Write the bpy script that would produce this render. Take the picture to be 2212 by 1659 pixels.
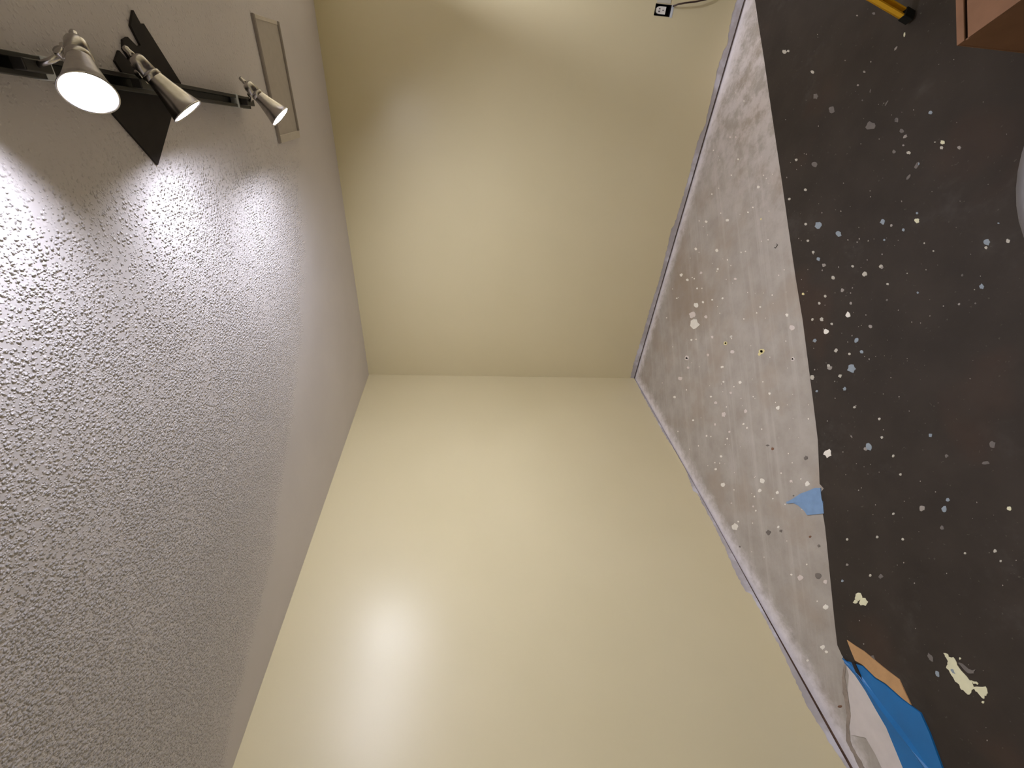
import bpy, bmesh, math, random
from mathutils import Vector, Matrix
R = random.Random(7)
sc = bpy.context.scene
for o in list(bpy.data.objects):
    bpy.data.objects.remove(o)
col = sc.collection

# ------------------------------------------------------------------ camera, world, exposure
CAM = Vector((2.14343, -3.15248, 1.59271))
YAW, PITCH, ROLL, FPX = 0.614785, 0.110074, 0.0119222, 906.557
W, H = 2212, 1659
fw = Vector((-math.sin(YAW)*math.cos(PITCH), math.cos(YAW)*math.cos(PITCH), -math.sin(PITCH)))
rt = Vector((math.cos(YAW), math.sin(YAW), 0)); up = rt.cross(fw)
RT = math.cos(ROLL)*rt + math.sin(ROLL)*up
UP = -math.sin(ROLL)*rt + math.cos(ROLL)*up
AX, AY, AZ = -UP, RT, -fw               # the phone was held sideways: picture right is the floor
cd = bpy.data.cameras.new('camera'); cam = bpy.data.objects.new('camera', cd); col.objects.link(cam)
cd.sensor_fit = 'HORIZONTAL'; cd.sensor_width = 36; cd.lens = FPX/W*36; cd.clip_start = 0.02
M = Matrix((AX, AY, AZ)).transposed().to_4x4(); M.translation = CAM
cam.matrix_world = M
sc.camera = cam
wd = bpy.data.worlds.new('world'); sc.world = wd; wd.use_nodes = True
wd.node_tree.nodes['Background'].inputs[0].default_value = (.6, .62, .7, 1)
wd.node_tree.nodes['Background'].inputs[1].default_value = .05
vs = sc.view_settings
vs.view_transform = 'Standard'; vs.look = 'None'; vs.gamma = 1; vs.use_curve_mapping = False
vs.exposure = 0.08
LAMP_W = 64.0            # power of one track lamp
LAMP_C = (.85, .88, 1.0)
CEIL = 2.44

def ray(px, py):
    return AX*((px-W/2)/FPX) - AY*((py-H/2)/FPX) - AZ
def on_floor(px, py, z=0.0):
    d = ray(px, py); return CAM + d*((z-CAM.z)/d.z)
def on_plane(px, py, ax, v):
    d = ray(px, py); return CAM + d*((v-CAM[ax])/d[ax])

# ------------------------------------------------------------------ helpers
def tag(o, label=None, cat=None, group=None, kind=None):
    if label: o['label'] = label
    if cat: o['category'] = cat
    if group: o['group'] = group
    if kind: o['kind'] = kind
    return o
def empty(name, loc=(0, 0, 0), parent=None):
    o = bpy.data.objects.new(name, None); col.objects.link(o); o.location = loc
    o.empty_display_size = .05; o.parent = parent
    return o
def obj(name, bm, mat, parent=None, smooth=False, bevel=0):
    me = bpy.data.meshes.new(name)
    bmesh.ops.recalc_face_normals(bm, faces=bm.faces)
    bm.to_mesh(me); bm.free()
    me.materials.append(mat)
    if smooth:
        me.polygons.foreach_set('use_smooth', [True]*len(me.polygons))
    o = bpy.data.objects.new(name, me); col.objects.link(o); o.parent = parent
    if bevel:
        b = o.modifiers.new('bevel', 'BEVEL'); b.width = bevel; b.segments = 2; b.limit_method = 'ANGLE'
    return o
def add_box(bm, lo, hi, mat=None):
    vs_ = [bm.verts.new((x, y, z)) for x in (lo[0], hi[0]) for y in (lo[1], hi[1]) for z in (lo[2], hi[2])]
    if mat is not None:
        for v in vs_: v.co = mat @ v.co
    for f in ((0,1,3,2),(4,6,7,5),(0,4,5,1),(2,3,7,6),(0,2,6,4),(1,5,7,3)):
        bm.faces.new([vs_[i] for i in f])
def box(lo, hi, mat=None):
    bm = bmesh.new(); add_box(bm, lo, hi, mat); return bm
def frame_from(axis, hint=(0, 0, 1)):
    a = Vector(axis).normalized(); h = Vector(hint)
    if abs(a.dot(h)) > .98: h = Vector((1, 0, 0))
    e = h.cross(a).normalized(); return e, a.cross(e), a
def add_tube(bm, pts, r, n=12, cap=True):
    pts = [Vector(p) for p in pts]; rings = []
    rr = r if isinstance(r, (list, tuple)) else [r]*len(pts)
    e = None
    for i, p in enumerate(pts):
        t = (pts[min(i+1, len(pts)-1)]-pts[max(i-1, 0)]).normalized()
        if e is None: e, g, _ = frame_from(t)
        else:
            e = (e - t*e.dot(t)).normalized(); g = t.cross(e)
        rings.append([bm.verts.new(p + rr[i]*(math.cos(2*math.pi*k/n)*e + math.sin(2*math.pi*k/n)*g)) for k in range(n)])
    for a, b in zip(rings, rings[1:]):
        for k in range(n): bm.faces.new((a[k], a[(k+1) % n], b[(k+1) % n], b[k]))
    if cap:
        bm.faces.new(rings[0][::-1]); bm.faces.new(rings[-1])
def tube(pts, r, n=12):
    bm = bmesh.new(); add_tube(bm, pts, r, n); return bm
def lathe(profile, n=40, origin=(0, 0, 0), axis=(0, 0, 1), close=False):
    """profile: (radius, distance along axis)"""
    bm = bmesh.new(); e, g, a = frame_from(axis); o = Vector(origin); rings = []
    for r, t in profile:
        if r < 1e-6: rings.append([bm.verts.new(o + a*t)])
        else: rings.append([bm.verts.new(o + a*t + r*(math.cos(2*math.pi*k/n)*e + math.sin(2*math.pi*k/n)*g)) for k in range(n)])
    prs = list(zip(rings, rings[1:]))
    if close: prs.append((rings[-1], rings[0]))
    for p, q in prs:
        for k in range(n):
            k2 = (k+1) % n
            if len(p) == 1 and len(q) == 1: continue
            if len(p) == 1: bm.faces.new((p[0], q[k2], q[k]))
            elif len(q) == 1: bm.faces.new((p[k], p[k2], q[0]))
            else: bm.faces.new((p[k], p[k2], q[k2], q[k]))
    return bm
def prism(poly, z0, z1):
    """poly: list of (x, y) world points; slab between z0 and z1"""
    bm = bmesh.new()
    a = [bm.verts.new((p[0], p[1], z0)) for p in poly]; b = [bm.verts.new((p[0], p[1], z1)) for p in poly]
    n = len(poly)
    bm.faces.new(b); bm.faces.new(a[::-1])
    for i in range(n): bm.faces.new((a[i], a[(i+1) % n], b[(i+1) % n], b[i]))
    return bm

# ------------------------------------------------------------------ materials
def lin(c):
    return tuple(((x/255+.055)/1.055)**2.4 if x/255 > .04045 else x/255/12.92 for x in c) + (1,)
class N:
    def __init__(s, name):
        s.m = bpy.data.materials.new(name); s.m.use_nodes = True; s.t = s.m.node_tree
        s.b = s.t.nodes['Principled BSDF']
    def n(s, ty, **kw):
        x = s.t.nodes.new(ty)
        for k, v in kw.items(): setattr(x, k, v)
        return x
    def l(s, a, b): s.t.links.new(a, b)
    def coord(s):
        return s.n('ShaderNodeTexCoord').outputs['Object']
    def noise(s, scale, detail=3, rough=.55, vec=None, dist=0.0):
        x = s.n('ShaderNodeTexNoise'); x.inputs['Scale'].default_value = scale; x.inputs['Detail'].default_value = detail
        x.inputs['Roughness'].default_value = rough; x.inputs['Distortion'].default_value = dist
        s.l(vec if vec is not None else s.coord(), x.inputs['Vector']); return x.outputs['Fac']
    def ramp(s, fac, stops):
        r = s.n('ShaderNodeValToRGB'); e = r.color_ramp.elements
        while len(e) < len(stops): e.new(.5)
        for i, (p, c) in enumerate(stops):
            e[i].position = p; e[i].color = c if len(c) == 4 else tuple(c)+(1,)
        s.l(fac, r.inputs[0]); return r.outputs['Color']
    def val(s, fac, a, b, c=0., d=1.):
        m = s.n('ShaderNodeMapRange'); m.interpolation_type = 'SMOOTHSTEP'
        for i, v in zip((1, 2, 3, 4), (a, b, c, d)): m.inputs[i].default_value = v
        s.l(fac, m.inputs[0]); return m.outputs[0]
    def math(s, op, a, b=None):
        m = s.n('ShaderNodeMath', operation=op)
        for i, v in enumerate((a, b)):
            if v is None: continue
            if isinstance(v, (int, float)): m.inputs[i].default_value = v
            else: s.l(v, m.inputs[i])
        return m.outputs[0]
    def mix(s, fac, a, b):
        m = s.n('ShaderNodeMix', data_type='RGBA')
        for sock, v in ((m.inputs[0], fac), (m.inputs[6], a), (m.inputs[7], b)):
            if isinstance(v, (int, float, tuple)): sock.default_value = v
            else: s.l(v, sock)
        return m.outputs[2]
    def bump(s, h, strength, dist):
        b = s.n('ShaderNodeBump'); b.inputs['Strength'].default_value = strength; b.inputs['Distance'].default_value = dist
        s.l(h, b.inputs['Height']); s.l(b.outputs[0], s.b.inputs['Normal']); return b
    def set(s, color=None, rough=None, metal=None, spec=None):
        if color is not None:
            if isinstance(color, tuple): s.b.inputs['Base Color'].default_value = color
            else: s.l(color, s.b.inputs['Base Color'])
        if rough is not None:
            if isinstance(rough, float): s.b.inputs['Roughness'].default_value = rough
            else: s.l(rough, s.b.inputs['Roughness'])
        if metal is not None: s.b.inputs['Metallic'].default_value = metal
        if spec is not None: s.b.inputs['Specular IOR Level'].default_value = spec
        return s.m
def simple(name, c, rough=.6, metal=0., spec=.5, var=.12, scale=30., bump=0., bdist=.002):
    k = N(name); f = k.noise(scale, 4)
    c1 = lin(c); lo = tuple(x*(1-var) for x in c1[:3])+(1,); hi = tuple(min(1, x*(1+var)) for x in c1[:3])+(1,)
    k.set(k.ramp(f, [(.3, lo), (.7, hi)]), rough, metal, spec)
    if bump: k.bump(k.noise(scale*4, 3), bump, bdist)
    return k.m

def m_yellow():
    k = N('yellow_satin_paint')
    f = k.noise(1.3, 2)
    k.set(k.ramp(f, [(.3, lin((211, 199, 163))), (.7, lin((215, 203, 168)))]), .34, 0., .5)
    k.bump(k.noise(260, 2), .10, .001)
    return k.m
def m_ceiling():
    k = N('textured_ceiling_paint')
    co = k.coord(); sep = k.n('ShaderNodeSeparateXYZ'); k.l(co, sep.inputs[0])
    # the sprayed texture stops along a line that sweeps round the smooth corner
    seam = [(0, -2.75), (.163, -2.444), (.362, -1.98), (.53, -1.756), (.813, -1.373), (1.262, -.968), (1.56, -.771), (1.9, -.60), (4.4, -.45)]
    fc = k.n('ShaderNodeFloatCurve'); cu = fc.mapping.curves[0]
    for i, (x, y) in enumerate(seam):
        X, Y = x/4.4, -y/3.0
        if i == 0: cu.points[0].location = (X, Y)
        elif i == len(seam)-1: cu.points[1 if len(cu.points) == 2 else -1].location = (X, Y)
        else: cu.points.new(X, Y)
    fc.mapping.update()
    k.l(k.math('DIVIDE', sep.outputs[0], 4.4), fc.inputs['Value'])
    ys = k.math('MULTIPLY', fc.outputs[0], -3.0)
    d = k.math('SUBTRACT', ys, sep.outputs[1])
    d = k.math('ADD', d, k.math('MULTIPLY', k.math('SUBTRACT', k.noise(9, 3), .5), .28))
    mask = k.val(d, -.05, .12)
    far = k.math('MULTIPLY', k.val(d, -.1, .9, .6, 1.), k.val(sep.outputs[0], 1.72, 2.02, 1., .22))
    def drops(scale, lo, hi, keep):
        w = k.n('ShaderNodeVectorMath', operation='ADD'); nz = k.n('ShaderNodeTexNoise'); nz.inputs['Scale'].default_value = scale*1.3
        k.l(co, nz.inputs['Vector'])
        sc_ = k.n('ShaderNodeVectorMath', operation='SCALE'); sc_.inputs['Scale'].default_value = .7/scale; k.l(nz.outputs['Color'], sc_.inputs[0])
        k.l(co, w.inputs[0]); k.l(sc_.outputs[0], w.inputs[1])
        v = k.n('ShaderNodeTexVoronoi', voronoi_dimensions='2D', feature='SMOOTH_F1'); v.inputs['Scale'].default_value = scale; v.inputs['Smoothness'].default_value = .15
        k.l(w.outputs[0], v.inputs['Vector'])
        sp = k.n('ShaderNodeSeparateColor'); k.l(v.outputs['Color'], sp.inputs[0])
        amt = k.val(k.math('SUBTRACT', sp.outputs[0], keep), 0., .35)
        return k.math('MULTIPLY', k.val(v.outputs['Distance'], lo, hi, 1., 0.), amt)
    # sparser by the lamps, thick towards the left wall and the viewer
    dens = k.math('ADD', k.math('MULTIPLY', sep.outputs[0], .42), k.math('MULTIPLY', k.math('SUBTRACT', k.noise(5, 3), .5), .9))
    keep = k.val(dens, .25, .95, -.05, .62)
    hgt = k.math('ADD', drops(105, .0, .56, keep), k.math('MULTIPLY', drops(190, .0, .56, keep), .45))
    hgt = k.math('MULTIPLY', hgt, k.math('MULTIPLY', mask, far))
    hgt = k.math('ADD', hgt, k.math('MULTIPLY', k.noise(30, 3), .10))
    k.bump(hgt, 1.0, .0060)
    k.set(k.ramp(k.noise(2, 3), [(.3, lin((222, 216, 219))), (.7, lin((229, 223, 226)))]), .85, 0., .25)
    return k.m
def m_concrete():
    k = N('bare_concrete')
    co = k.coord(); sep = k.n('ShaderNodeSeparateXYZ'); k.l(co, sep.inputs[0])
    base = k.ramp(k.noise(7, 6, .65), [(.3, lin((157, 148, 139))), (.7, lin((178, 170, 162)))])
    # old adhesive lines run parallel to the sheet's edge
    mp = k.n('ShaderNodeMapping', vector_type='TEXTURE'); mp.inputs['Rotation'].default_value = (0, 0, math.radians(45)); mp.inputs['Scale'].default_value = (1.4, .055, 1)
    k.l(co, mp.inputs[0])
    st = k.val(k.noise(1.0, 4, .6, mp.outputs[0]), .48, .70)
    base = k.mix(k.math('MULTIPLY', st, .45), base, lin((192, 184, 178)))
    br = k.val(k.noise(2.6, 4, .6), .48, .66)
    base = k.mix(k.math('MULTIPLY', br, .45), base, lin((160, 144, 128)))
    bl = k.val(k.noise(28, 3, .6), .56, .70)
    base = k.mix(k.math('MULTIPLY', bl, .15), base, lin((150, 143, 137)))
    # old brown stain and a paler end towards the outlet
    c1 = on_floor(1485, 640); v1 = k.n('ShaderNodeVectorMath', operation='DISTANCE'); v1.inputs[1].default_value = (c1.x, c1.y, 0); k.l(co, v1.inputs[0])
    s1 = k.val(k.math('ADD', v1.outputs['Value'], k.math('MULTIPLY', k.math('SUBTRACT', k.noise(4, 4, .65), .5), .7)), .02, .52, .62, 0.)
    base = k.mix(s1, base, lin((146, 129, 112)))
    s2 = k.math('MULTIPLY', k.val(sep.outputs[0], 1.35, 2.5), k.val(k.noise(9, 5, .7), .38, .62))
    base = k.mix(k.math('MULTIPLY', s2, .75), base, lin((218, 209, 208)))
    # plaster dust along both walls
    dx = sep.outputs[0]; dy = k.math('MULTIPLY', sep.outputs[1], -1.)
    dd = k.math('MINIMUM', dx, dy)
    dd = k.math('ADD', dd, k.math('MULTIPLY', k.math('SUBTRACT', k.noise(16, 5, .7), .5), .17))
    du = k.val(dd, -.02, .115, 1., 0.)
    base = k.mix(k.math('MULTIPLY', du, .85), base, lin((240, 232, 234)))
    k.set(base, .8, 0., .3)
    k.bump(k.noise(60, 5, .65), .35, .003)
    return k.m
def m_dark():
    k = N('dark_brown_board')
    base = k.ramp(k.noise(5, 5, .6), [(.3, lin((46, 39, 34))), (.7, lin((58, 50, 44)))])
    sc1 = k.val(k.noise(3.3, 5, .7), .56, .75)
    base = k.mix(k.math('MULTIPLY', sc1, .5), base, lin((78, 72, 68)))
    sc2 = k.val(k.noise(1.7, 3, .5, dist=.4), .58, .66)
    base = k.mix(k.math('MULTIPLY', sc2, .4), base, lin((68, 50, 40)))
    sp = k.val(k.noise(95, 2, .5), .70, .76)
    base = k.mix(k.math('MULTIPLY', sp, .25), base, lin((120, 114, 106)))
    k.set(base, .75, 0., .3); k.bump(k.noise(120, 4), .15, .002)
    return k.m
def m_strip():
    k = N('bare_drywall_strip')
    k.set(k.ramp(k.noise(5, 4, .6), [(.40, lin((172, 166, 168))), (.52, lin((182, 176, 180))), (.62, lin((206, 203, 212)))]), .8, 0., .3)
    k.bump(k.noise(70, 3), .2, .001); return k.m
def emis(name, c, s):
    k = N(name); k.set(lin(c), .4)
    k.b.inputs['Emission Color'].default_value = (1, .96, 1, 1)
    f = k.noise(40, 1)
    k.l(k.val(f, 0, 1, s*.95, s*1.05), k.b.inputs['Emission Strength'])
    return k.m
def m_metal():
    k = N('brushed_nickel')
    k.set(k.ramp(k.noise(60, 3), [(.3, lin((172, 168, 166))), (.7, lin((196, 191, 188)))]), .27, 1., .5)
    k.b.inputs['Anisotropic'].default_value = .3
    return k.m
YEL, CEI, CON, DARK, STRIP = m_yellow(), m_ceiling(), m_concrete(), m_dark(), m_strip()
METAL = m_metal()
BLACK = simple('black_coated_metal', (30, 26, 26), .45, var=.2)
MATTE = simple('matte_black_card', (38, 32, 33), .7, var=.15, spec=.3)
GREY = simple('grey_plastic', (196, 200, 208), .5)
WHITE = simple('white_plastic', (225, 222, 218), .4, var=.04)
CEILW = simple('ceiling_white_metal', (214, 206, 198), .6, var=.04, spec=.3)
SHIN = simple('shade_white_enamel', (240, 240, 240), .4, var=.03)
BULB = emis('lit_bulb_face', (255, 255, 255), 60.)
GAP = simple('dark_gap_wood', (98, 78, 68), .9, var=.3, spec=.1)
TAPE = simple('blue_painter_tape', (122, 152, 190), .55, var=.08, spec=.35)
BLUE = simple('blue_sheet', (22, 104, 168), .42, var=.10, scale=6, spec=.4)
TAN = simple('tan_cardboard', (186, 146, 104), .8, var=.08, spec=.2)
CARD = simple('brown_cardboard', (134, 99, 76), .8, var=.10, spec=.2, scale=12)
LADY = simple('yellow_fibreglass', (226, 170, 30), .45, var=.10)
RUB = simple('black_rubber', (24, 24, 22), .8, var=.2, spec=.2)
ALU = simple('dull_aluminium', (190, 190, 190), .4, 1.)
BIN = simple('grey_bin_plastic', (96, 91, 90), .55, var=.06)
SLOT = simple('slot_grey', (96, 90, 94), .7)
RAILM = simple('panel_rail_shadow_grey', (150, 141, 137), .65, var=.05, spec=.3)  # rails greyed to stand in for the shadow lines along the frame
CABLE = simple('brown_cable_sheath', (58, 40, 36), .5)
BOXM = simple('dark_box_interior', (24, 18, 24), .7, var=.3, spec=.2)
SPLAT = {
    'w': simple('dried_white_paint', (232, 226, 216), .5, var=.04),
    'y': simple('dried_yellow_paint', (226, 212, 156), .45, var=.05),
    'c': simple('dried_cream_paint', (222, 218, 186), .45, var=.06),
    'p': simple('dried_pinkish_plaster', (212, 200, 194), .8, var=.05),
    'b': simple('dried_bluish_paint', (140, 150, 160), .6, var=.1),
    'g': simple('faint_grey_smear', (108, 101, 97), .8, var=.1),
    'q': simple('thin_dull_paint', (150, 142, 135), .6, var=.08),
    's': simple('thin_pale_paint', (186, 180, 168), .55, var=.06),
    'd': simple('dark_floor_stain', (112, 104, 98), .8, var=.15),
    'r': simple('rusty_brown_stain', (120, 86, 66), .8, var=.15),
}
PALE = simple('pale_levelling_compound', (204, 195, 192), .85, var=.06, scale=14, spec=.2)
CRACK = simple('brown_crack', (146, 133, 122), .9, var=.2)

# ------------------------------------------------------------------ room shell
RX, RY = 4.3, -5.2
tag(obj('floor', box((-.12, RY-.12, -.12), (RX+.12, .12, 0)), CON), 'bare grey concrete floor with dust and paint drips', kind='structure', cat='floor')
floor = bpy.data.objects['floor']
tag(obj('ceiling', box((-.12, RY-.12, CEIL), (RX+.12, .12, CEIL+.1)), CEI), 'off-white ceiling with sprayed knockdown texture and a smooth corner', kind='structure', cat='ceiling')
GAPH = .014
def lerp_tab(tab, u):
    if u <= tab[0][0]: return tab[0][1]
    for (a, b), (c, d) in zip(tab, tab[1:]):
        if u <= c: return b + (d-b)*(u-a)/(c-a)
    return tab[-1][1]
# height where the yellow paint ends above the floor, read along each wall from the corner outwards
edge_r = [(0, .05), (.17, .059), (.30, .055), (.5, .051), (.756, .051), (.98, .042), (1.245, .055), (1.377, .062), (1.385, .050), (1.545, .043), (1.638, .042), (1.826, .048), (1.944, .052), (2.047, .034), (2.05, .034), (2.297, .050), (2.344, .056), (2.424, .053), (2.456, .040), (2.563, .058), (2.628, .062), (2.661, .056), (4.4, .055)]
edge_l = [(0, .014), (.05, .014), (.303, .024), (.547, .024), (.746, .027), (1.026, .012), (1.18, .014), (1.366, .046), (1.37, .026), (1.486, .030), (1.677, .034), (1.781, .042), (1.91, .060), (2.056, .062), (2.06, .040), (2.234, .040), (2.337, .042), (2.445, .056), (2.516, .060), (2.594, .066), (2.696, .056), (2.783, .043), (3.2, .05), (5.3, .05)]
HOLE = (2.554, 2.606, .434, .532)           # opening for the outlet box
gap_l = [(0, .010), (1.6, .012), (2.2, .021), (2.7, .027), (5.3, .022)]
def wall(name, label, place, length, hole=None, edge=None, gap=None):
    """place(u, d, z): u along the wall from the corner, d out of the room"""
    bm = bmesh.new()
    gz = lambda u: lerp_tab(gap, u) if gap else GAPH
    us = ([-.12, length] if not gap else [-.12, .8, 1.6, 1.9, 2.2, 2.45, 2.7, length]) if not hole else [-.12, hole[0], hole[1], length]
    zs = [GAPH, CEIL] if not hole else [GAPH, hole[2], hole[3], CEIL]
    for i in range(len(us)-1):
        for j in range(len(zs)-1):
            if hole and i == 1 and j == 1: continue
            q = [(us[i], zs[j] if j else gz(us[i])), (us[i+1], zs[j] if j else gz(us[i+1])), (us[i+1], zs[j+1]), (us[i], zs[j+1])]
            f = [bm.verts.new(place(u, 0, z)) for u, z in q]; b = [bm.verts.new(place(u, .1, z)) for u, z in q]
            bm.faces.new(f); bm.faces.new(b)
            for a in range(4): bm.faces.new((f[a], f[(a+1) % 4], b[(a+1) % 4], b[a]))
    w = tag(obj(name, bm, STRIP), label, kind='structure', cat='wall')
    # sole plate seen in the gap under the board
    bm = bmesh.new()
    q = [(-.12, -.0), (length, -.0), (length, .05), (-.12, .05)]
    f = [bm.verts.new(place(u, .02, z)) for u, z in q]; b = [bm.verts.new(place(u, .09, z)) for u, z in q]
    bm.faces.new(f); bm.faces.new(b)
    for a in range(4): bm.faces.new((f[a], f[(a+1) % 4], b[(a+1) % 4], b[a]))
    obj('sole_plate', bm, GAP, w)
    # paint coat with a ragged lower edge
    bm = bmesh.new(); d = -.0018
    rr = random.Random(len(name))
    n = int(length/.012); cols = []
    for i in range(n+1):
        u = length*i/n
        z = (lerp_tab(edge, u) if edge else .05) + rr.uniform(-.0035, .0035)
        cols.append((u, max(z, gz(u)+.001)))
    top = .12
    lo = [bm.verts.new(place(u, d, z)) for u, z in cols]; hi = [bm.verts.new(place(u, d, top)) for u, z in cols]
    bk = [bm.verts.new(place(u, 0, z)) for u, z in cols]
    for i in range(n):
        bm.faces.new((lo[i], lo[i+1], hi[i+1], hi[i])); bm.faces.new((bk[i], bk[i+1], lo[i+1], lo[i]))
    zs = [top, CEIL] if not hole else [top, hole[2], hole[3], CEIL]
    us = [0, length] if not hole else [0, hole[0], hole[1], length]
    for i in range(len(us)-1):
        for j in range(len(zs)-1):
            if hole and i == 1 and j == 1: continue
            bm.faces.new([bm.verts.new(place(u, d, z)) for u, z in ((us[i], zs[j]), (us[i+1], zs[j]), (us[i+1], zs[j+1]), (us[i], zs[j+1]))])
    me = obj('paint_coat', bm, YEL, w)
    return w
wall('wall_right', 'yellow painted wall with the outlet box, above bare drywall strip', lambda u, d, z: Vector((u, d, z)), RX, HOLE, edge_r)
wall('wall_left', 'yellow painted wall with the lamp glare, above bare drywall strip', lambda u, d, z: Vector((-d, -u, z)), -RY, None, edge_l, gap_l)
wall('wall_back', 'yellow painted wall facing the left wall', lambda u, d, z: Vector((RX+d, -u, z)), -RY, None, None)
wall('wall_near', 'yellow painted wall behind the viewer', lambda u, d, z: Vector((u, RY-d, z)), RX, None, None)

# ------------------------------------------------------------------ dark floor sheet
edge_px = [(1630, -30), (1632, 0), (1641, 60), (1652, 130), (1664, 215), (1678, 310), (1690, 390), (1704, 490), (1720, 600), (1735, 690), (1744, 760), (1757, 860), (1768, 950), (1772, 1045), (1781, 1056), (1775, 1062), (1777, 1080), (1780, 1084), (1779, 1110), (1784, 1140), (1790, 1200), (1798, 1280), (1804, 1340), (1810, 1392), (1820, 1415)]
pl = [on_floor(*p) for p in edge_px]
poly = []
for a, b in zip(pl, pl[1:]):
    n = max(1, int((b-a).length/.03))
    for i in range(n):
        q = a.lerp(b, i/n); nrm = Vector((.7, .7, 0)); poly.append(q + nrm*R.uniform(-.0025, .0025))
poly.append(pl[-1])
poly = [(p.x, p.y) for p in poly] + [(.30, -2.62), (.29, -3.0), (.26, RY+.02), (RX-.02, RY+.02), (RX-.02, -.12), (2.75, -.09)]
tag(obj('floor_sheet', prism(poly, .0005, .0035), DARK), 'dark brown floor protection sheet speckled with paint, edge running across the concrete', 'floor sheet')

# ------------------------------------------------------------------ ceiling panel, black plate
vx0, vx1, vy0, vy1 = 1.868, 2.312, -.915, -.635
v = empty('ceiling_panel', ((vx0+vx1)/2, (vy0+vy1)/2, CEIL))
tag(v, 'thin framed rectangular panel on the ceiling behind the smallest lamp', 'ceiling panel')
cx, cy = v.location.x, v.location.y
def vb(x0, x1, y0, y1, z0, z1): return box((x0-cx, y0-cy, z0-CEIL), (x1-cx, y1-cy, z1-CEIL))
fr = .016
obj('frame_rail', vb(vx0, vx1, vy0, vy0+fr, CEIL-.010, CEIL), RAILM, v, bevel=.002)
obj('frame_rail', vb(vx0+.03, vx1, vy1-fr, vy1, CEIL-.010, CEIL), RAILM, v, bevel=.002)
obj('frame_end', vb(vx0, vx0+.030, vy0+fr, vy1, CEIL-.008, CEIL), CEILW, v, bevel=.002)
obj('frame_end', vb(vx1-.014, vx1, vy0+fr, vy1-fr, CEIL-.006, CEIL), CEILW, v, bevel=.002)
obj('panel', vb(vx0+.030, vx1-.014, vy0+fr, vy1-fr, CEIL-.0035, CEIL), simple('panel_grey_paint', (196, 188, 182), .7, var=.04, spec=.3), v)

A = Vector((2.236, -1.673)); eb = Vector((-.149, .114)); LB = eb.length; eb.normalize()
ed = Vector((-.61, -.792)); ed.normalize(); LD = .30
def pp(s, t): q = A + ed*s + eb*t; return (q.x, q.y)     # s along the notched edge, t across
outl = [pp(0, 0), pp(0, .02), pp(-.004, .030), pp(0, .034), pp(0, LB), pp(LD, LB), pp(LD, .01),
        pp(.225, .012), pp(.215, .055), pp(.180, .055), pp(.172, .010), pp(.150, 0), pp(.140, .012), pp(.134, .050),
        pp(.118, .050), pp(.110, .030), pp(.118, .008), pp(.104, -.004), pp(.085, .006), pp(.074, .045), pp(.060, .062), pp(.050, .056), pp(.044, .008), pp(.036, -.003)]
outl = [pp(.000, .0), pp(.006, .028), pp(-.006, .034), pp(.0, LB), pp(LD, LB), pp(LD, .0), pp(.215, .0), pp(.20, .030), pp(.182, .030), pp(.176, .0),
        pp(.140, .0), pp(.136, .026), pp(.126, .028), pp(.124, .008), pp(.104, .0), pp(.082, .008), pp(.072, .038), pp(.058, .044), pp(.046, .006)]
tag(obj('ceiling_plate', prism(outl, CEIL-.006, CEIL), MATTE), 'matte black rectangular plate with a notched end, flat on the ceiling', 'ceiling plate')

# ------------------------------------------------------------------ track and lamp heads
ZT = CEIL-.007                                # the tracks hang just under the ceiling
class Track:
    def __init__(k, a, b, label, bands=()):
        k.a, k.b = Vector(a), Vector(b); k.d = (k.b-k.a).normalized(); L = (k.b-k.a).length
        k.ang = math.atan2(k.d.y, k.d.x)
        tr = empty('light_track', (k.a.x, k.a.y, ZT)); tr.rotation_euler = (0, 0, k.ang)
        tag(tr, label, 'light track')
        bm = bmesh.new()
        add_box(bm, (0, -.018, -.006), (L, .018, 0)); add_box(bm, (0, -.018, -.026), (L, -.009, -.006)); add_box(bm, (0, .009, -.026), (L, .018, -.006))
        obj('rail', bm, BLACK, tr, bevel=.001)
        obj('end_cap', box((L, -.019, -.027), (L+.006, .019, .001)), BLACK, tr, bevel=.001)
        obj('end_cap', box((-.006, -.019, -.027), (0, .019, .001)), BLACK, tr, bevel=.001)
        for x in (.05, L*.5, L-.12): obj('ceiling_clip', box((x-.01, -.008, -.0005), (x+.01, .008, CEIL-ZT)), BLACK, tr)
        for y, w in bands:
            x = (k.at(y)-k.a).length
            obj('joint_band', box((x-w/2, -.0195, -.0272), (x+w/2, .0195, -.0005)), GREY, tr, bevel=.001)
    def at(k, y): return k.a + k.d*((y-k.a.y)/k.d.y)
TR1 = Track((2.3446, -4.6), (2.030, -1.195), 'straight black ceiling track carrying the visible spot lamps', ((-2.06, .022), (-1.285, .014)))
TR2 = Track((3.30, -4.6), (3.00, -.80), 'straight black ceiling track added out of view on the right to carry lamps')  # unseen track, added to hold lamps outside the view

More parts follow.
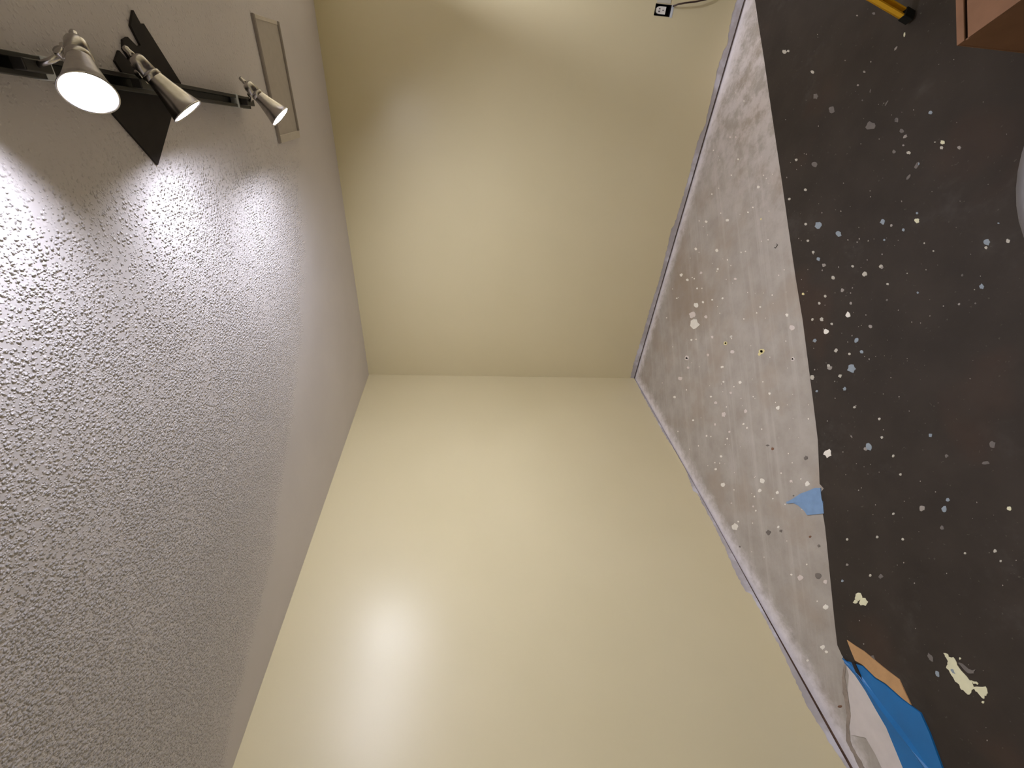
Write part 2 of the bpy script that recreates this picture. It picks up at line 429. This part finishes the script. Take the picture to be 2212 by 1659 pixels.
SR = .0415      # rim radius of a shade
def head(name_label, c, axis, ystem, on=True, power=1.0, trk=TR1, blend=.95):
    """c: centre of the rim, axis: where it points, ystem: where its stem leaves the track"""
    a = Vector(axis).normalized(); c = Vector(c)
    h = empty('track_light_head', c)
    tag(h, name_label, 'spot lamp', 'spot lamps on the ceiling track')
    e, g, _ = frame_from(a)
    s0 = trk.at(ystem); top = Vector((s0.x, s0.y, ZT-.043)) - c
    # shade: thin brushed cone with a rolled rim and a white inside
    prof = [(.0180, -.088), (.0190, -.084), (.0245, -.058), (.0325, -.028), (SR-.001, -.003), (SR+.0012, -.001), (SR, .0008), (SR-.0022, -.001), (.0310, -.028), (.0230, -.058), (.0172, -.083)]
    sh = obj('shade', lathe(prof, 48, (0, 0, 0), a), METAL, h, True)
    obj('liner', lathe([(SR-.0030, -.0015), (.0303, -.028), (.0223, -.058), (.0165, -.082)], 48, (0, 0, 0), a), SHIN, sh, True)
    obj('collar', lathe([(.0172, -.094), (.0200, -.093), (.0205, -.090), (.0205, -.083), (.0192, -.081)], 40, (0, 0, 0), a), METAL, h, True)
    obj('housing', lathe([(0, -.131), (.011, -.131), (.0155, -.128), (.0175, -.122), (.0178, -.093), (0, -.092)], 40, (0, 0, 0), a), METAL, h, True)
    obj('tail_knob', lathe([(0, -.154), (.0050, -.153), (.0068, -.148), (.0060, -.142), (.0072, -.138), (.0072, -.130), (0, -.130)], 24, (0, 0, 0), a), METAL, h, True)
    b = obj('bulb', lathe([(.009, -.084), (.015, -.062), (.026, -.026), (.0300, -.014), (.0312, -.010), (.028, -.006), (.019, -.003), (0, -.002)], 40, (0, 0, 0), a), BULB if on else WHITE, h, True)
    # knuckle on the side of the housing and the stem up to the track
    mid = -a*.108
    side = (top - mid); side -= a*side.dot(a); side.normalize()
    kn = mid + side*.022
    obj('bracket', box((-.007, -.004, -.020), (.007, .004, .020), Matrix.Translation(kn) @ Matrix((side.cross(a), side, a)).transposed().to_4x4()), METAL, h, bevel=.002)
    k2 = kn + side*.006
    obj('knuckle', lathe([(0, -.010), (.0085, -.010), (.0095, -.008), (.0095, .008), (.0085, .010), (0, .010)], 24, k2, side.cross(a)), METAL, h, True)
    obj('stem', tube([top, top + (k2-top)*.5 + Vector((0, 0, -.004)), k2], .0052, 14), METAL, h, True)
    obj('adapter', box((-.030, -.010, -.006), (.030, .010, .0165), Matrix.Translation(top) @ Matrix.Rotation(trk.ang, 4, 'Z')), BLACK, h, bevel=.002)
    if on:
        ld = bpy.data.lights.new('lamp_light', 'SPOT'); ld.energy = LAMP_W*power; ld.color = LAMP_C
        ld.spot_size = math.radians(178); ld.spot_blend = blend; ld.shadow_soft_size = .026
        lo = bpy.data.objects.new('lamp_light', ld); col.objects.link(lo); lo.parent = h
        m = Matrix((e, g, -Vector(a))).transposed()
        if m.determinant() < 0: m = Matrix((-e, g, -Vector(a))).transposed()
        lo.matrix_local = Matrix.Translation(a*.004) @ m.to_4x4()
    return h
head('brushed metal spot lamp glaring white, nearest to the viewer', (2.080, -2.166, 2.278), (-.600, -.706, -.378), -2.11, power=.42)
head('brushed metal spot lamp in front of the black plate', (2.036, -1.815, 2.304), (-.803, .09, -.589), -1.80, power=.64)
head('small brushed metal spot lamp at the far end of the track', (2.000, -1.290, 2.270), (-.705, .01, -.710), -1.235, power=1.45)
head('added fill spot lamp, unseen on the first track behind the viewer', (2.28, -3.75, 2.27), (-.5, -.5, -.7), -3.70, power=.95)  # unseen lamp added behind the viewer as room fill
head('brushed metal spot lamp at the end of the second track', (3.05, -.86, 2.27), (.85, .40, -.35), -.92, trk=TR2, power=1.5, blend=.25)
head('added fill spot lamp, unseen in the middle of the second track', (3.14, -2.60, 2.27), (.6, -.3, -.7), -2.55, trk=TR2, power=.95)  # added out of view to lift the fill light
head('added fill spot lamp, unseen at the near end of the second track', (3.25, -4.05, 2.27), (-.1, -.6, -.7), -4.0, trk=TR2, power=.95)  # another unseen lamp, added only for fill

# ------------------------------------------------------------------ outlet box in the right wall
ob = empty('outlet_box', (HOLE[0]+.026, 0, HOLE[2]+.049))
tag(ob, 'uncovered outlet box with white receptacle and loose cable in the yellow wall', 'outlet')
ox, oz = ob.location.x, ob.location.z
x0, x1, z0, z1 = -.026, .026, -.049, .049
bm = bmesh.new(); t = .0015
add_box(bm, (x0, .058, z0), (x1, .060, z1))
for lo, hi in (((x0, -.003, z0), (x0+t, .06, z1)), ((x1-t, -.003, z0), (x1, .06, z1)), ((x0, -.003, z0), (x1, .06, z0+t)), ((x0, -.003, z1-t), (x1, .06, z1))): add_box(bm, lo, hi)
obj('box_shell', bm, BOXM, ob)
obj('rim', box((x0-.003, -.0032, z0-.012), (x1+.001, -.0018, z0+.002)), GREY, ob)
bm = bmesh.new()
pts = []
for k in range(17):
    an = math.pi*k/16; pts.append((.017*math.cos(an), .016 + .026*math.sin(an)))
pts += [(-.017, -.018), (.017, -.018)]
f = [bm.verts.new((p[0], .002, p[1])) for p in pts]; b = [bm.verts.new((p[0], .03, p[1])) for p in pts]
bm.faces.new(f); bm.faces.new(b)
for i in range(len(pts)): bm.faces.new((f[i], f[(i+1) % len(pts)], b[(i+1) % len(pts)], b[i]))
rc = obj('receptacle', bm, WHITE, ob)
for sx, sz, hh in ((-.006, .020, .010), (.006, .020, .008), (0, -.002, .006)):
    obj('slot', box((sx-.0028, .0008, sz-hh/2), (sx+.0028, .004, sz+hh/2)), SLOT, rc)
obj('cover_plate', box((x1+.004, -.0045, z0+.012), (x1+.052, -.0018, z1-.002)), simple('pale_grey_plate', (196, 192, 182), .5, var=.04), ob, bevel=.001)
obj('cable', tube([(.020, .02, -.048), (.024, -.012, -.058), (.030, -.022, -.075), (.038, -.026, -.11), (.048, -.026, -.17), (.066, -.020, -.24), (.10, -.012, -.32), (.15, -.008, -.40)], .0042, 10), CABLE, ob, True)

# ------------------------------------------------------------------ tape, blue sheet, tan card, pale patch
def zpt(l, s, o): return [(o[0]+a/s, o[1]+b/s) for a, b in l]
Z4 = lambda l: zpt(l, 4.424, (1600, 1300))
tp = zpt([(275, 745), (330, 730), (480, 650), (700, 500), (930, 420), (1130, 330), (1300, 330), (1310, 480), (1330, 650), (1375, 800), (1400, 1095), (1150, 1120), (900, 1145), (820, 1020), (640, 860), (500, 790), (420, 765), (330, 800), (290, 800)], 13.825, (1680, 1030))
P_ = [on_floor(*p) for p in tp]
bm = bmesh.new(); vt = []
for i, p in enumerate(P_):
    vt.append(bm.verts.new((p.x, p.y, .0045)))
c0 = bm.verts.new((sum(p.x for p in P_)/len(P_), sum(p.y for p in P_)/len(P_), .0062))
for i in range(len(vt)): bm.faces.new((vt[i], vt[(i+1) % len(vt)], c0))
bo = [bm.verts.new((p.x, p.y, .0004)) for p in P_]
for i in range(len(vt)): bm.faces.new((vt[i], bo[i], bo[(i+1) % len(vt)], vt[(i+1) % len(vt)]))
tag(obj('tape_piece', bm, TAPE), 'torn pointed piece of blue tape stuck on the concrete at the dark sheet edge', 'tape')

left = Z4([(985, 515), (1000, 585), (1100, 700), (1200, 850), (1300, 1030), (1400, 1200), (1470, 1370), (1560, 1588), (1700, 1960)])
mid = Z4([(1000, 540), (1050, 600), (1160, 710), (1270, 880), (1390, 1050), (1520, 1220), (1660, 1400), (1810, 1600), (2060, 1960)])
right = Z4([(1040, 568), (1180, 612), (1300, 730), (1400, 790), (1560, 930), (1740, 1060), (1830, 1260), (1955, 1600), (2120, 1960)])
bm = bmesh.new()
La = [on_floor(*p) for p in left]; Ma = [on_floor(*p) for p in mid]; Ra = [on_floor(*p) for p in right]
n = len(La)
vl = [bm.verts.new((p.x, p.y, .0045)) for p in La]
def off(p, q, t, z):
    r = p.lerp(q, t); return bm.verts.new((r.x, r.y, z))
vm1 = [off(Ma[i], La[i], .12, .010) for i in range(n)]; vm = [bm.verts.new((p.x, p.y, .016)) for p in Ma]; vm2 = [off(Ma[i], Ra[i], .14, .009) for i in range(n)]
vr = [bm.verts.new((p.x, p.y, .010)) for p in Ra]
lb = [bm.verts.new((p.x, p.y, .0036)) for p in La]; rb = [bm.verts.new((p.x, p.y, .0036)) for p in Ra]
for rows in ((lb, vl), (vl, vm1), (vm1, vm), (vm, vm2), (vm2, vr), (vr, rb)):
    for i in range(n-1): bm.faces.new((rows[0][i], rows[0][i+1], rows[1][i+1], rows[1][i]))
bs = tag(obj('blue_sheet', bm, BLUE), 'creased bright blue sheet lying along the edge of the dark floor', 'sheet')
tear = [on_floor(*p) for p in Z4([(1085, 572), (1112, 572), (1225, 820), (1140, 700)])]
obj('tear', prism([(p.x, p.y) for p in tear], .009, .0135), MATTE, bs)
tan = [on_floor(*p) for p in Z4([(1030, 365), (1110, 420), (1190, 470), (1410, 650), (1450, 680), (1530, 740), (1590, 870), (1645, 985), (1562, 922), (1402, 780), (1302, 720), (1182, 602), (1108, 560), (1070, 470)])]
tag(obj('tan_card', prism([(p.x, p.y) for p in tan], .0036, .0075), TAN), 'curved tan cardboard strip beside the blue sheet', 'cardboard')
pale = [on_floor(*p) for p in Z4([(1010, 590), (1040, 700), (1030, 850), (1050, 1000), (1060, 1090), (1045, 1200), (1060, 1270), (1200, 1300), (1290, 1450), (1360, 1600), (1440, 1760), (1640, 1760), (1565, 1588), (1475, 1370), (1405, 1200), (1305, 1030), (1205, 850), (1105, 700)])]
obj('pale_patch', prism([(p.x, p.y) for p in pale], .0002, .0030), PALE, floor)
cl = Z4([(1000, 600), (985, 720), (1000, 870), (1020, 1000), (1040, 1090), (1025, 1180), (1030, 1330), (1090, 1450), (1170, 1600), (1260, 1760)])
wl = [10, 17, 20, 18, 20, 14, 16, 18, 26, 30]
cl = [(a[0]-w/4.424, a[1]) for a, w in zip(cl, wl)] + [(a[0]+w/4.424, a[1]) for a, w in reversed(list(zip(cl, wl)))]
cp = []
for a, b in zip(cl, cl[1:]+cl[:1]):
    for t in (0, .25, .5, .75):
        cp.append(on_floor(a[0]+(b[0]-a[0])*t+R.uniform(-1.1, 1.1), a[1]+(b[1]-a[1])*t))
obj('crack', prism([(p.x, p.y) for p in cp], .0001, .0016), CRACK, floor)

# ------------------------------------------------------------------ paint drips
def splat(px, py, r, kind, sx=1., ang=0., z=0., parent=None, acc=None):
    n = 11 if r > 3 else 7
    pts = []
    for k in range(n):
        an = 2*math.pi*k/n; rr = r*R.uniform(.72, 1.18)
        u, v_ = rr*math.cos(an), rr*math.sin(an)*sx
        pts.append(on_floor(px + u*math.cos(ang)-v_*math.sin(ang), py + u*math.sin(ang)+v_*math.cos(ang), z))
    bm = bmesh.new()
    top = [bm.verts.new((p.x, p.y, z+.0009)) for p in pts]
    c_ = on_floor(px, py, z); inner = [bm.verts.new((c_.x+(p.x-c_.x)*.6, c_.y+(p.y-c_.y)*.6, z+.0014)) for p in pts]
    lo = [bm.verts.new((p.x, p.y, z)) for p in pts]
    for i in range(n):
        j = (i+1) % n
        bm.faces.new((lo[i], lo[j], top[j], top[i])); bm.faces.new((top[i], top[j], inner[j], inner[i]))
    bm.faces.new(inner)
    return obj('paint_splat', bm, SPLAT[kind], parent)
def Z(l, s, o): return [(o[0]+a[0]/s, o[1]+a[1]/s, a[2]/s) + tuple(a[3:]) for a in l]
conc = Z([(415,897,7,'w'),(363,1037,7,'w'),(470,1045,8,'w'),(475,1140,6,'w'),(288,1170,8,'w'),(320,1195,7,'w'),(355,1190,4,'w'),(370,1240,5,'w'),(265,1290,5,'w'),(365,1325,13,'w'),(400,1310,6,'w'),(447,1298,5,'w'),(500,1290,5,'w'),(355,1425,26,'w'),(345,1375,16,'p'),(415,1385,9,'p'),(525,890,8,'w'),(540,465,6,'p'),(567,465,6,'p'),(580,578,5,'w'),(683,720,8,'w'),(545,660,4,'w'),(445,757,5,'w'),(515,1520,9,'y'),(700,1560,14,'y'),(690,1575,9,'y'),(830,1375,8,'w'),(855,1440,16,'p'),(545,1485,5,'w'),(317,1595,11,'p'),(425,1580,6,'p'),(500,1640,6,'w'),(697,885,5,'y'),(618,1050,4,'w'),(595,1055,4,'w'),(655,825,4,'w'),(630,850,5,'w'),(693,1335,5,'w'),(675,1365,4,'w'),(860,1600,9,'p'),(390,1160,7,'p'),(565,1190,7,'p')], 2.37, (1350, 100))
conc += Z([(535,95,7,'w'),(660,78,8,'p'),(772,75,7,'w'),(740,115,11,'y'),(780,165,11,'p'),(952,165,17,'y'),(1140,210,12,'p'),(505,205,13,'p'),(515,260,8,'p'),(635,187,6,'p'),(470,325,13,'p'),(715,258,6,'w'),(726,345,6,'w'),(825,348,9,'w'),(653,433,7,'w'),(770,410,8,'p'),(435,435,8,'w'),(680,470,9,'p'),(745,495,4,'w'),(728,540,14,'p'),(860,520,11,'p'),(1053,500,11,'w'),(905,433,5,'w'),(1003,415,8,'w'),(545,575,6,'w'),(677,600,7,'p'),(847,598,7,'w'),(868,620,6,'w'),(627,668,6,'w'),(763,643,7,'p'),(750,685,5,'w'),(713,790,8,'w'),(680,868,8,'w'),(675,828,4,'w'),(725,960,13,'w'),(958,937,16,'w'),(943,995,10,'w'),(1050,1007,10,'w'),(1130,938,9,'p'),(1228,955,16,'w'),(1190,925,5,'w'),(775,1070,5,'p'),(790,990,4,'w'),(912,1030,5,'w'),(1023,1043,5,'w'),(905,1090,6,'p'),(920,1115,5,'w'),(797,1210,20,'w'),(815,1180,6,'w'),(1055,1212,8,'w'),(825,1330,6,'d'),(1020,745,9,'r'),(990,725,12,'d',.5),(1245,1270,8,'r'),(1220,800,12,'d'),(995,1245,15,'d'),(1070,1235,10,'d'),(1297,1325,9,'d'),(1145,1025,5,'d'),(1185,1515,17,'p'),(1290,1505,20,'d'),(1335,1540,14,'p'),(1133,1497,7,'w'),(1225,1435,5,'w')], 2.765, (1300, 700))
conc += Z([(815,50,26,'w'),(785,435,24,'w'),(820,480,15,'w'),(640,560,13,'w'),(950,1000,24,'r',.5)], 4.424, (1600, 1300))
dark = Z([(135,35,18,'g'),(133,30,9,'b'),(178,120,17,'g'),(205,165,20,'p',.7,-.9),(190,235,9,'p'),(233,293,15,'w'),(115,285,15,'g'),(300,395,34,'g',.4,-1.),(310,385,16,'b',.5,-1.),(443,210,7,'w'),(503,212,18,'c'),(496,255,14,'c'),(635,255,15,'p'),(300,775,10,'b'),(298,835,20,'c'),(95,873,12,'p'),(25,845,20,'b'),(190,910,13,'b'),(38,990,9,'b'),(357,1015,7,'c'),(430,1077,7,'w'),(20,1208,12,'p'),(65,1340,10,'w'),(305,1410,9,'b'),(60,1468,9,'g'),(815,1360,20,'b'),(757,1385,5,'w'),(635,1500,10,'p'),(765,1495,8,'g'),(857,1005,26,'b'),(848,1050,13,'c'),(1025,998,17,'w'),(948,855,8,'b'),(220,1255,5,'w'),(660,1270,10,'g'),(230,490,26,'g',.4,-.9)], 3.686, (1900, 250))
dark += Z([(635,455,36,'c',.35,1.75),(520,640,32,'p',.35,2.2),(105,950,16,'p'),(20,1125,14,'p'),(80,1325,11,'g'),(185,1200,26,'g',.25,1.8),(400,1360,40,'g',.2,2.1),(980,1490,26,'b'),(10,205,11,'p'),(230,180,20,'g')], 6.11, (1850, 0))
dark += [(1695,112,5,'w'),(1703,110,3,'c'),(1755,155,4,'w'),(1762,208,6,'g'),(1797,237,7,'g'),(1880,272,10,'g'),(1768,487,8,'b'),(1741,484,3,'w'),(1812,505,6,'b'),(1903,575,4,'c'),(1868,592,5,'w'),(1780,573,4,'p'),(1820,627,4,'p'),(1842,575,3,'w'),(1832,680,6,'w'),(1735,635,3,'y'),(1775,690,4,'w'),(1784,717,6,'w'),(1760,736,4,'b'),(1850,735,5,'b'),(1806,757,4,'w'),(1790,790,4,'w'),(1840,797,9,'b'),(1755,815,5,'w'),(1815,812,4,'c'),(1825,840,4,'b'),(1793,795,5,'p'),(1788,979,9,'w'),(1877,965,8,'b'),(1870,970,4,'p'),(1905,945,3,'w'),(1903,1245,5,'g'),(1855,1290,9,'c'),(1866,1300,9,'c'),(1848,1300,5,'c'),(1880,1243,3,'w'),(2040,1100,7,'b'),(1992,1098,6,'p'),(2048,1080,4,'b'),(2180,1098,5,'c'),(2145,960,7,'g'),(2130,1000,9,'g',.4),(2150,1190,4,'c'),(2162,1212,3,'w'),(1895,1160,3,'w'),(1830,1165,3,'c'),(1880,1430,14,'g'),(2045,985,4,'g'),(1950,1165,3,'c'),(1740,410,3,'w'),(1720,345,3,'w'),(1760,355,6,'g'),(1705,430,3,'c'),(1745,520,3,'c'),(1757,545,3,'w'),(1768,560,4,'b'),(1800,600,4,'w'),(1783,640,3,'w'),(1770,655,3,'c'),(1838,655,3,'p'),(1880,705,4,'p'),(1755,690,3,'w'),(1797,700,3,'w'),(1862,760,4,'b'),(1835,765,3,'c'),(1846,880,3,'w'),(1765,845,3,'b'),(1900,905,3,'w'),(1930,985,3,'w'),(2010,940,4,'b'),(1945,1025,3,'c'),(2085,1195,3,'w'),(2035,1140,5,'g'),(1930,1110,3,'c'),(1820,1255,3,'b'),(1830,1220,3,'p'),(2010,1420,10,'g',.5,1.0),(2025,1455,8,'b',.5,1.2)]
def patch(l, s_, o, kind, z, par):
    ps = [on_floor(o[0]+a/s_, o[1]+b/s_, z) for a, b in l]
    c_ = sum(ps, Vector())/len(ps); f_ = []
    for a, b in zip(ps, ps[1:]+ps[:1]):
        for t in (0, .5): q_ = a.lerp(b, t); f_.append(q_ + Vector((R.uniform(-1, 1), R.uniform(-1, 1), 0))*.0022)
    return obj('paint_splat', prism([(p.x, p.y) for p in f_], z, z+.0014), SPLAT[kind], par)
for s in conc: splat(*s, z=.0, parent=floor)
fs = bpy.data.objects['floor_sheet']
for s in dark:
    kd = {'p': 'q', 'w': 's' if s[2] <= 5 else 'w', 'c': 's' if s[2] <= 4 else 'c'}.get(s[3], s[3])
    splat(s[0], s[1], s[2], kd, *s[4:], z=.0035, parent=fs)
Z8 = (5.2, (1900, 1340))
patch([(725,365),(765,370),(785,410),(830,420),(870,470),(890,530),(950,600),(1000,660),(1040,690),(1060,740),(1120,740),(1190,745),(1215,790),(1210,830),(1180,850),(1185,885),(1150,870),(1100,810),(1060,770),(1040,790),(1020,835),(985,830),(945,790),(905,765),(900,715),(850,680),(810,610),(775,560),(755,530),(770,500),(770,460),(740,400)], *Z8, 'c', .0035, fs)
patch([(885,470),(930,480),(1000,540),(1080,560),(1060,600),(1000,590),(950,560)], *Z8, 'g', .0035, fs)
patch([(1020,668),(1100,690),(1110,725),(1065,715)], *Z8, 'c', .0035, fs)
patch([(800,540),(835,555),(850,595),(825,600),(805,570)], *Z8, 'b', .0042, fs)
for s in Z([(905,430,14,'c'),(1165,920,16,'c')], *Z8): splat(*s, z=.0035, parent=fs)
# fine specks too many to count
for nm, par, zz, pick, cnt, cols in (('paint_specks', fs, .0035, lambda: (R.gauss(1830, 90), R.gauss(640, 260)) if R.random() < .65 else (R.uniform(1700, 2200), R.uniform(60, 1640)), 190, 'q'), ('paint_specks', floor, 0., lambda: (R.uniform(1420, 1780), R.uniform(200, 1350)), 190, 'w')):
    bm = bmesh.new()
    for i in range(cnt):
        px, py = pick(); ex = lerp_tab([(b, a) for a, b in edge_px if b >= 0][:11] + [(950, 1768), (1060, 1777), (1200, 1790), (1392, 1810), (1660, 2060)], py)
        if par is fs and px < ex+8: continue
        if par is floor and (px > ex-12 or px < (1392+(815-py)*.29 if py < 815 else 1392+(py-815)*.58)): continue
        r = R.uniform(.5, 1.5); ps = [on_floor(px+r*R.uniform(.7, 1.3)*math.cos(k*1.2566), py+r*1.3*R.uniform(.7, 1.3)*math.sin(k*1.2566), zz) for k in range(5)]
        bm.faces.new([bm.verts.new((p.x, p.y, zz+.0006)) for p in ps])
    tag(obj(nm, bm, SPLAT[cols], par), kind='stuff')
# bent staple on the concrete
q = on_floor(1677, 530); tag(obj('staple', tube([(q.x-.012, q.y+.006, .002), (q.x-.014, q.y-.004, .002), (q.x+.006, q.y-.010, .003), (q.x+.009, q.y-.004, .008)], .0013, 6), BLACK), 'tiny bent dark staple on the concrete near the dark sheet', 'staple')

# ------------------------------------------------------------------ cardboard box, ladder, bin at the frame's edge
BH = .40
bx = empty('cardboard_box', (2.310, -1.926, 0)); tag(bx, 'brown cardboard box with closed flaps standing on the dark sheet', 'box')
e1 = Vector((.80, .60, 0)); e2 = Vector((.60, -.80, 0)); MB = Matrix((e1, e2, Vector((0, 0, 1)))).transposed().to_4x4()
L1, L2 = .30, .34
bm = bmesh.new(); t = .004
for lo, hi in (((0, 0, .004), (L1, t, BH)), ((0, L2-t, .004), (L1, L2, BH)), ((0, t, .004), (t, L2-t, BH)), ((L1-t, t, .004), (L1, L2-t, BH)), ((0, 0, .0036), (L1, L2, .006))): add_box(bm, lo, hi, MB)
obj('body', bm, CARD, bx, bevel=.001)
obj('flap', box((.0, .023, BH), (L1, L2/2+.01, BH+.004), MB), CARD, bx, bevel=.001)
obj('flap', box((.0, L2/2+.013, BH), (L1, L2, BH+.004), MB), CARD, bx, bevel=.001)
obj('flap', box((.0, 0, BH-.001), (L1, .016, BH+.004), MB), CARD, bx, bevel=.001)

Tf = on_floor(1969, 40, .004)
ld_ = empty('step_ladder', Tf); tag(ld_, 'yellow step ladder with black rubber feet, only a leg showing', 'ladder')
q = Vector((.817, .577, 0)); p_ = Vector((.577, -.817, 0)); LH = 1.15; DEP = .86; WID = .40
def rail(a, b, w=.030, d=.018, mat=LADY, name='rail', ax=None):
    a, b = Vector(a), Vector(b); z_ = (b-a).normalized(); y_ = p_ - z_*p_.dot(z_); y_.normalize(); x_ = y_.cross(z_)
    Mx = Matrix((x_, y_, z_)).transposed().to_4x4(); Mx.translation = a
    L = (b-a).length
    bm = bmesh.new()
    add_box(bm, (-w/2, -d/2, 0), (w/2, -d/2+.005, L), Mx); add_box(bm, (-w/2, -d/2, 0), (-w/2+.006, d/2, L), Mx); add_box(bm, (w/2-.006, -d/2, 0), (w/2, d/2, L), Mx)
    return obj(name, bm, mat, ld_), Mx
for side in (0, 1):
    base = p_*WID*side; tin = p_*(.05 if side == 0 else -.05)
    for k in (0, 1):
        a = base + q*DEP*k; b = base + tin + q*(DEP*.5 + (-.03 if k == 0 else .03)) + Vector((0, 0, LH))
        d_ = (b-a).normalized()
        r_, Mx = rail(a + d_*.03, b)
        ft = box((-.018, -.013, -.026), (.018, .013, .010), Mx); obj('foot', ft, RUB, ld_, bevel=.002)
for i in range(1, 4):
    f = i/4; a = q*(DEP*.5-.03)*f + p_*(.05*f+.002) + Vector((0, 0, LH*f)); b = q*(DEP*.5-.03)*f + p_*(WID-.05*f-.002) + Vector((0, 0, LH*f))
    Mx = Matrix((q, p_, Vector((0, 0, 1)))).transposed().to_4x4(); Mx.translation = a
    obj('step', box((-.03, 0, -.010), (.05, (b-a).length, .010), Mx), ALU, ld_)
Mx = Matrix((q, p_, Vector((0, 0, 1)))).transposed().to_4x4(); Mx.translation = q*DEP*.5 + Vector((0, 0, LH))
obj('top_cap', box((-.09, .02, 0), (.09, WID-.02, .03), Mx), LADY, ld_, bevel=.006)
for side in (0, 1):
    bs_ = p_*(WID*side + (.028 if side == 0 else -.028))
    obj('spreader', tube([bs_ + q*DEP*.17*1.0 + Vector((0, 0, LH*.36)), bs_ + q*DEP*.83 + Vector((0, 0, LH*.36))], .006, 8), ALU, ld_)

BR, BHT = .285, .70
far = on_floor(2189.5, 420, BHT); nrm = Vector((-.584, .811, 0))
bc = far - nrm*BR
bn = empty('round_bin', (bc.x, bc.y, .0036)); tag(bn, 'grey round bin whose rim shows at the edge of the dark floor', 'bin')
obj('body', lathe([(0, 0), (.225, 0), (.232, .006), (.262, BHT-.06), (.255, BHT-.06), (.225, .012), (0, .010)], 64), BIN, bn, True)
obj('rim', lathe([(.253, BHT-.075), (.270, BHT-.075), (.274, BHT-.03), (BR, BHT-.022), (BR, BHT-.008), (BR-.006, BHT), (.262, BHT), (.256, BHT-.01)], 64, close=True), BIN, bn, True)
for sgn in (-1, 1):
    obj('handle', tube([(.262, .05*sgn*0 - .06, BHT-.11), (.30, -.055, BHT-.11), (.305, 0, BHT-.112), (.30, .055, BHT-.11), (.262, .06, BHT-.11)] if sgn > 0 else [(-.262, -.06, BHT-.11), (-.30, -.055, BHT-.11), (-.305, 0, BHT-.112), (-.30, .055, BHT-.11), (-.262, .06, BHT-.11)], .011, 10), BIN, bn, True)
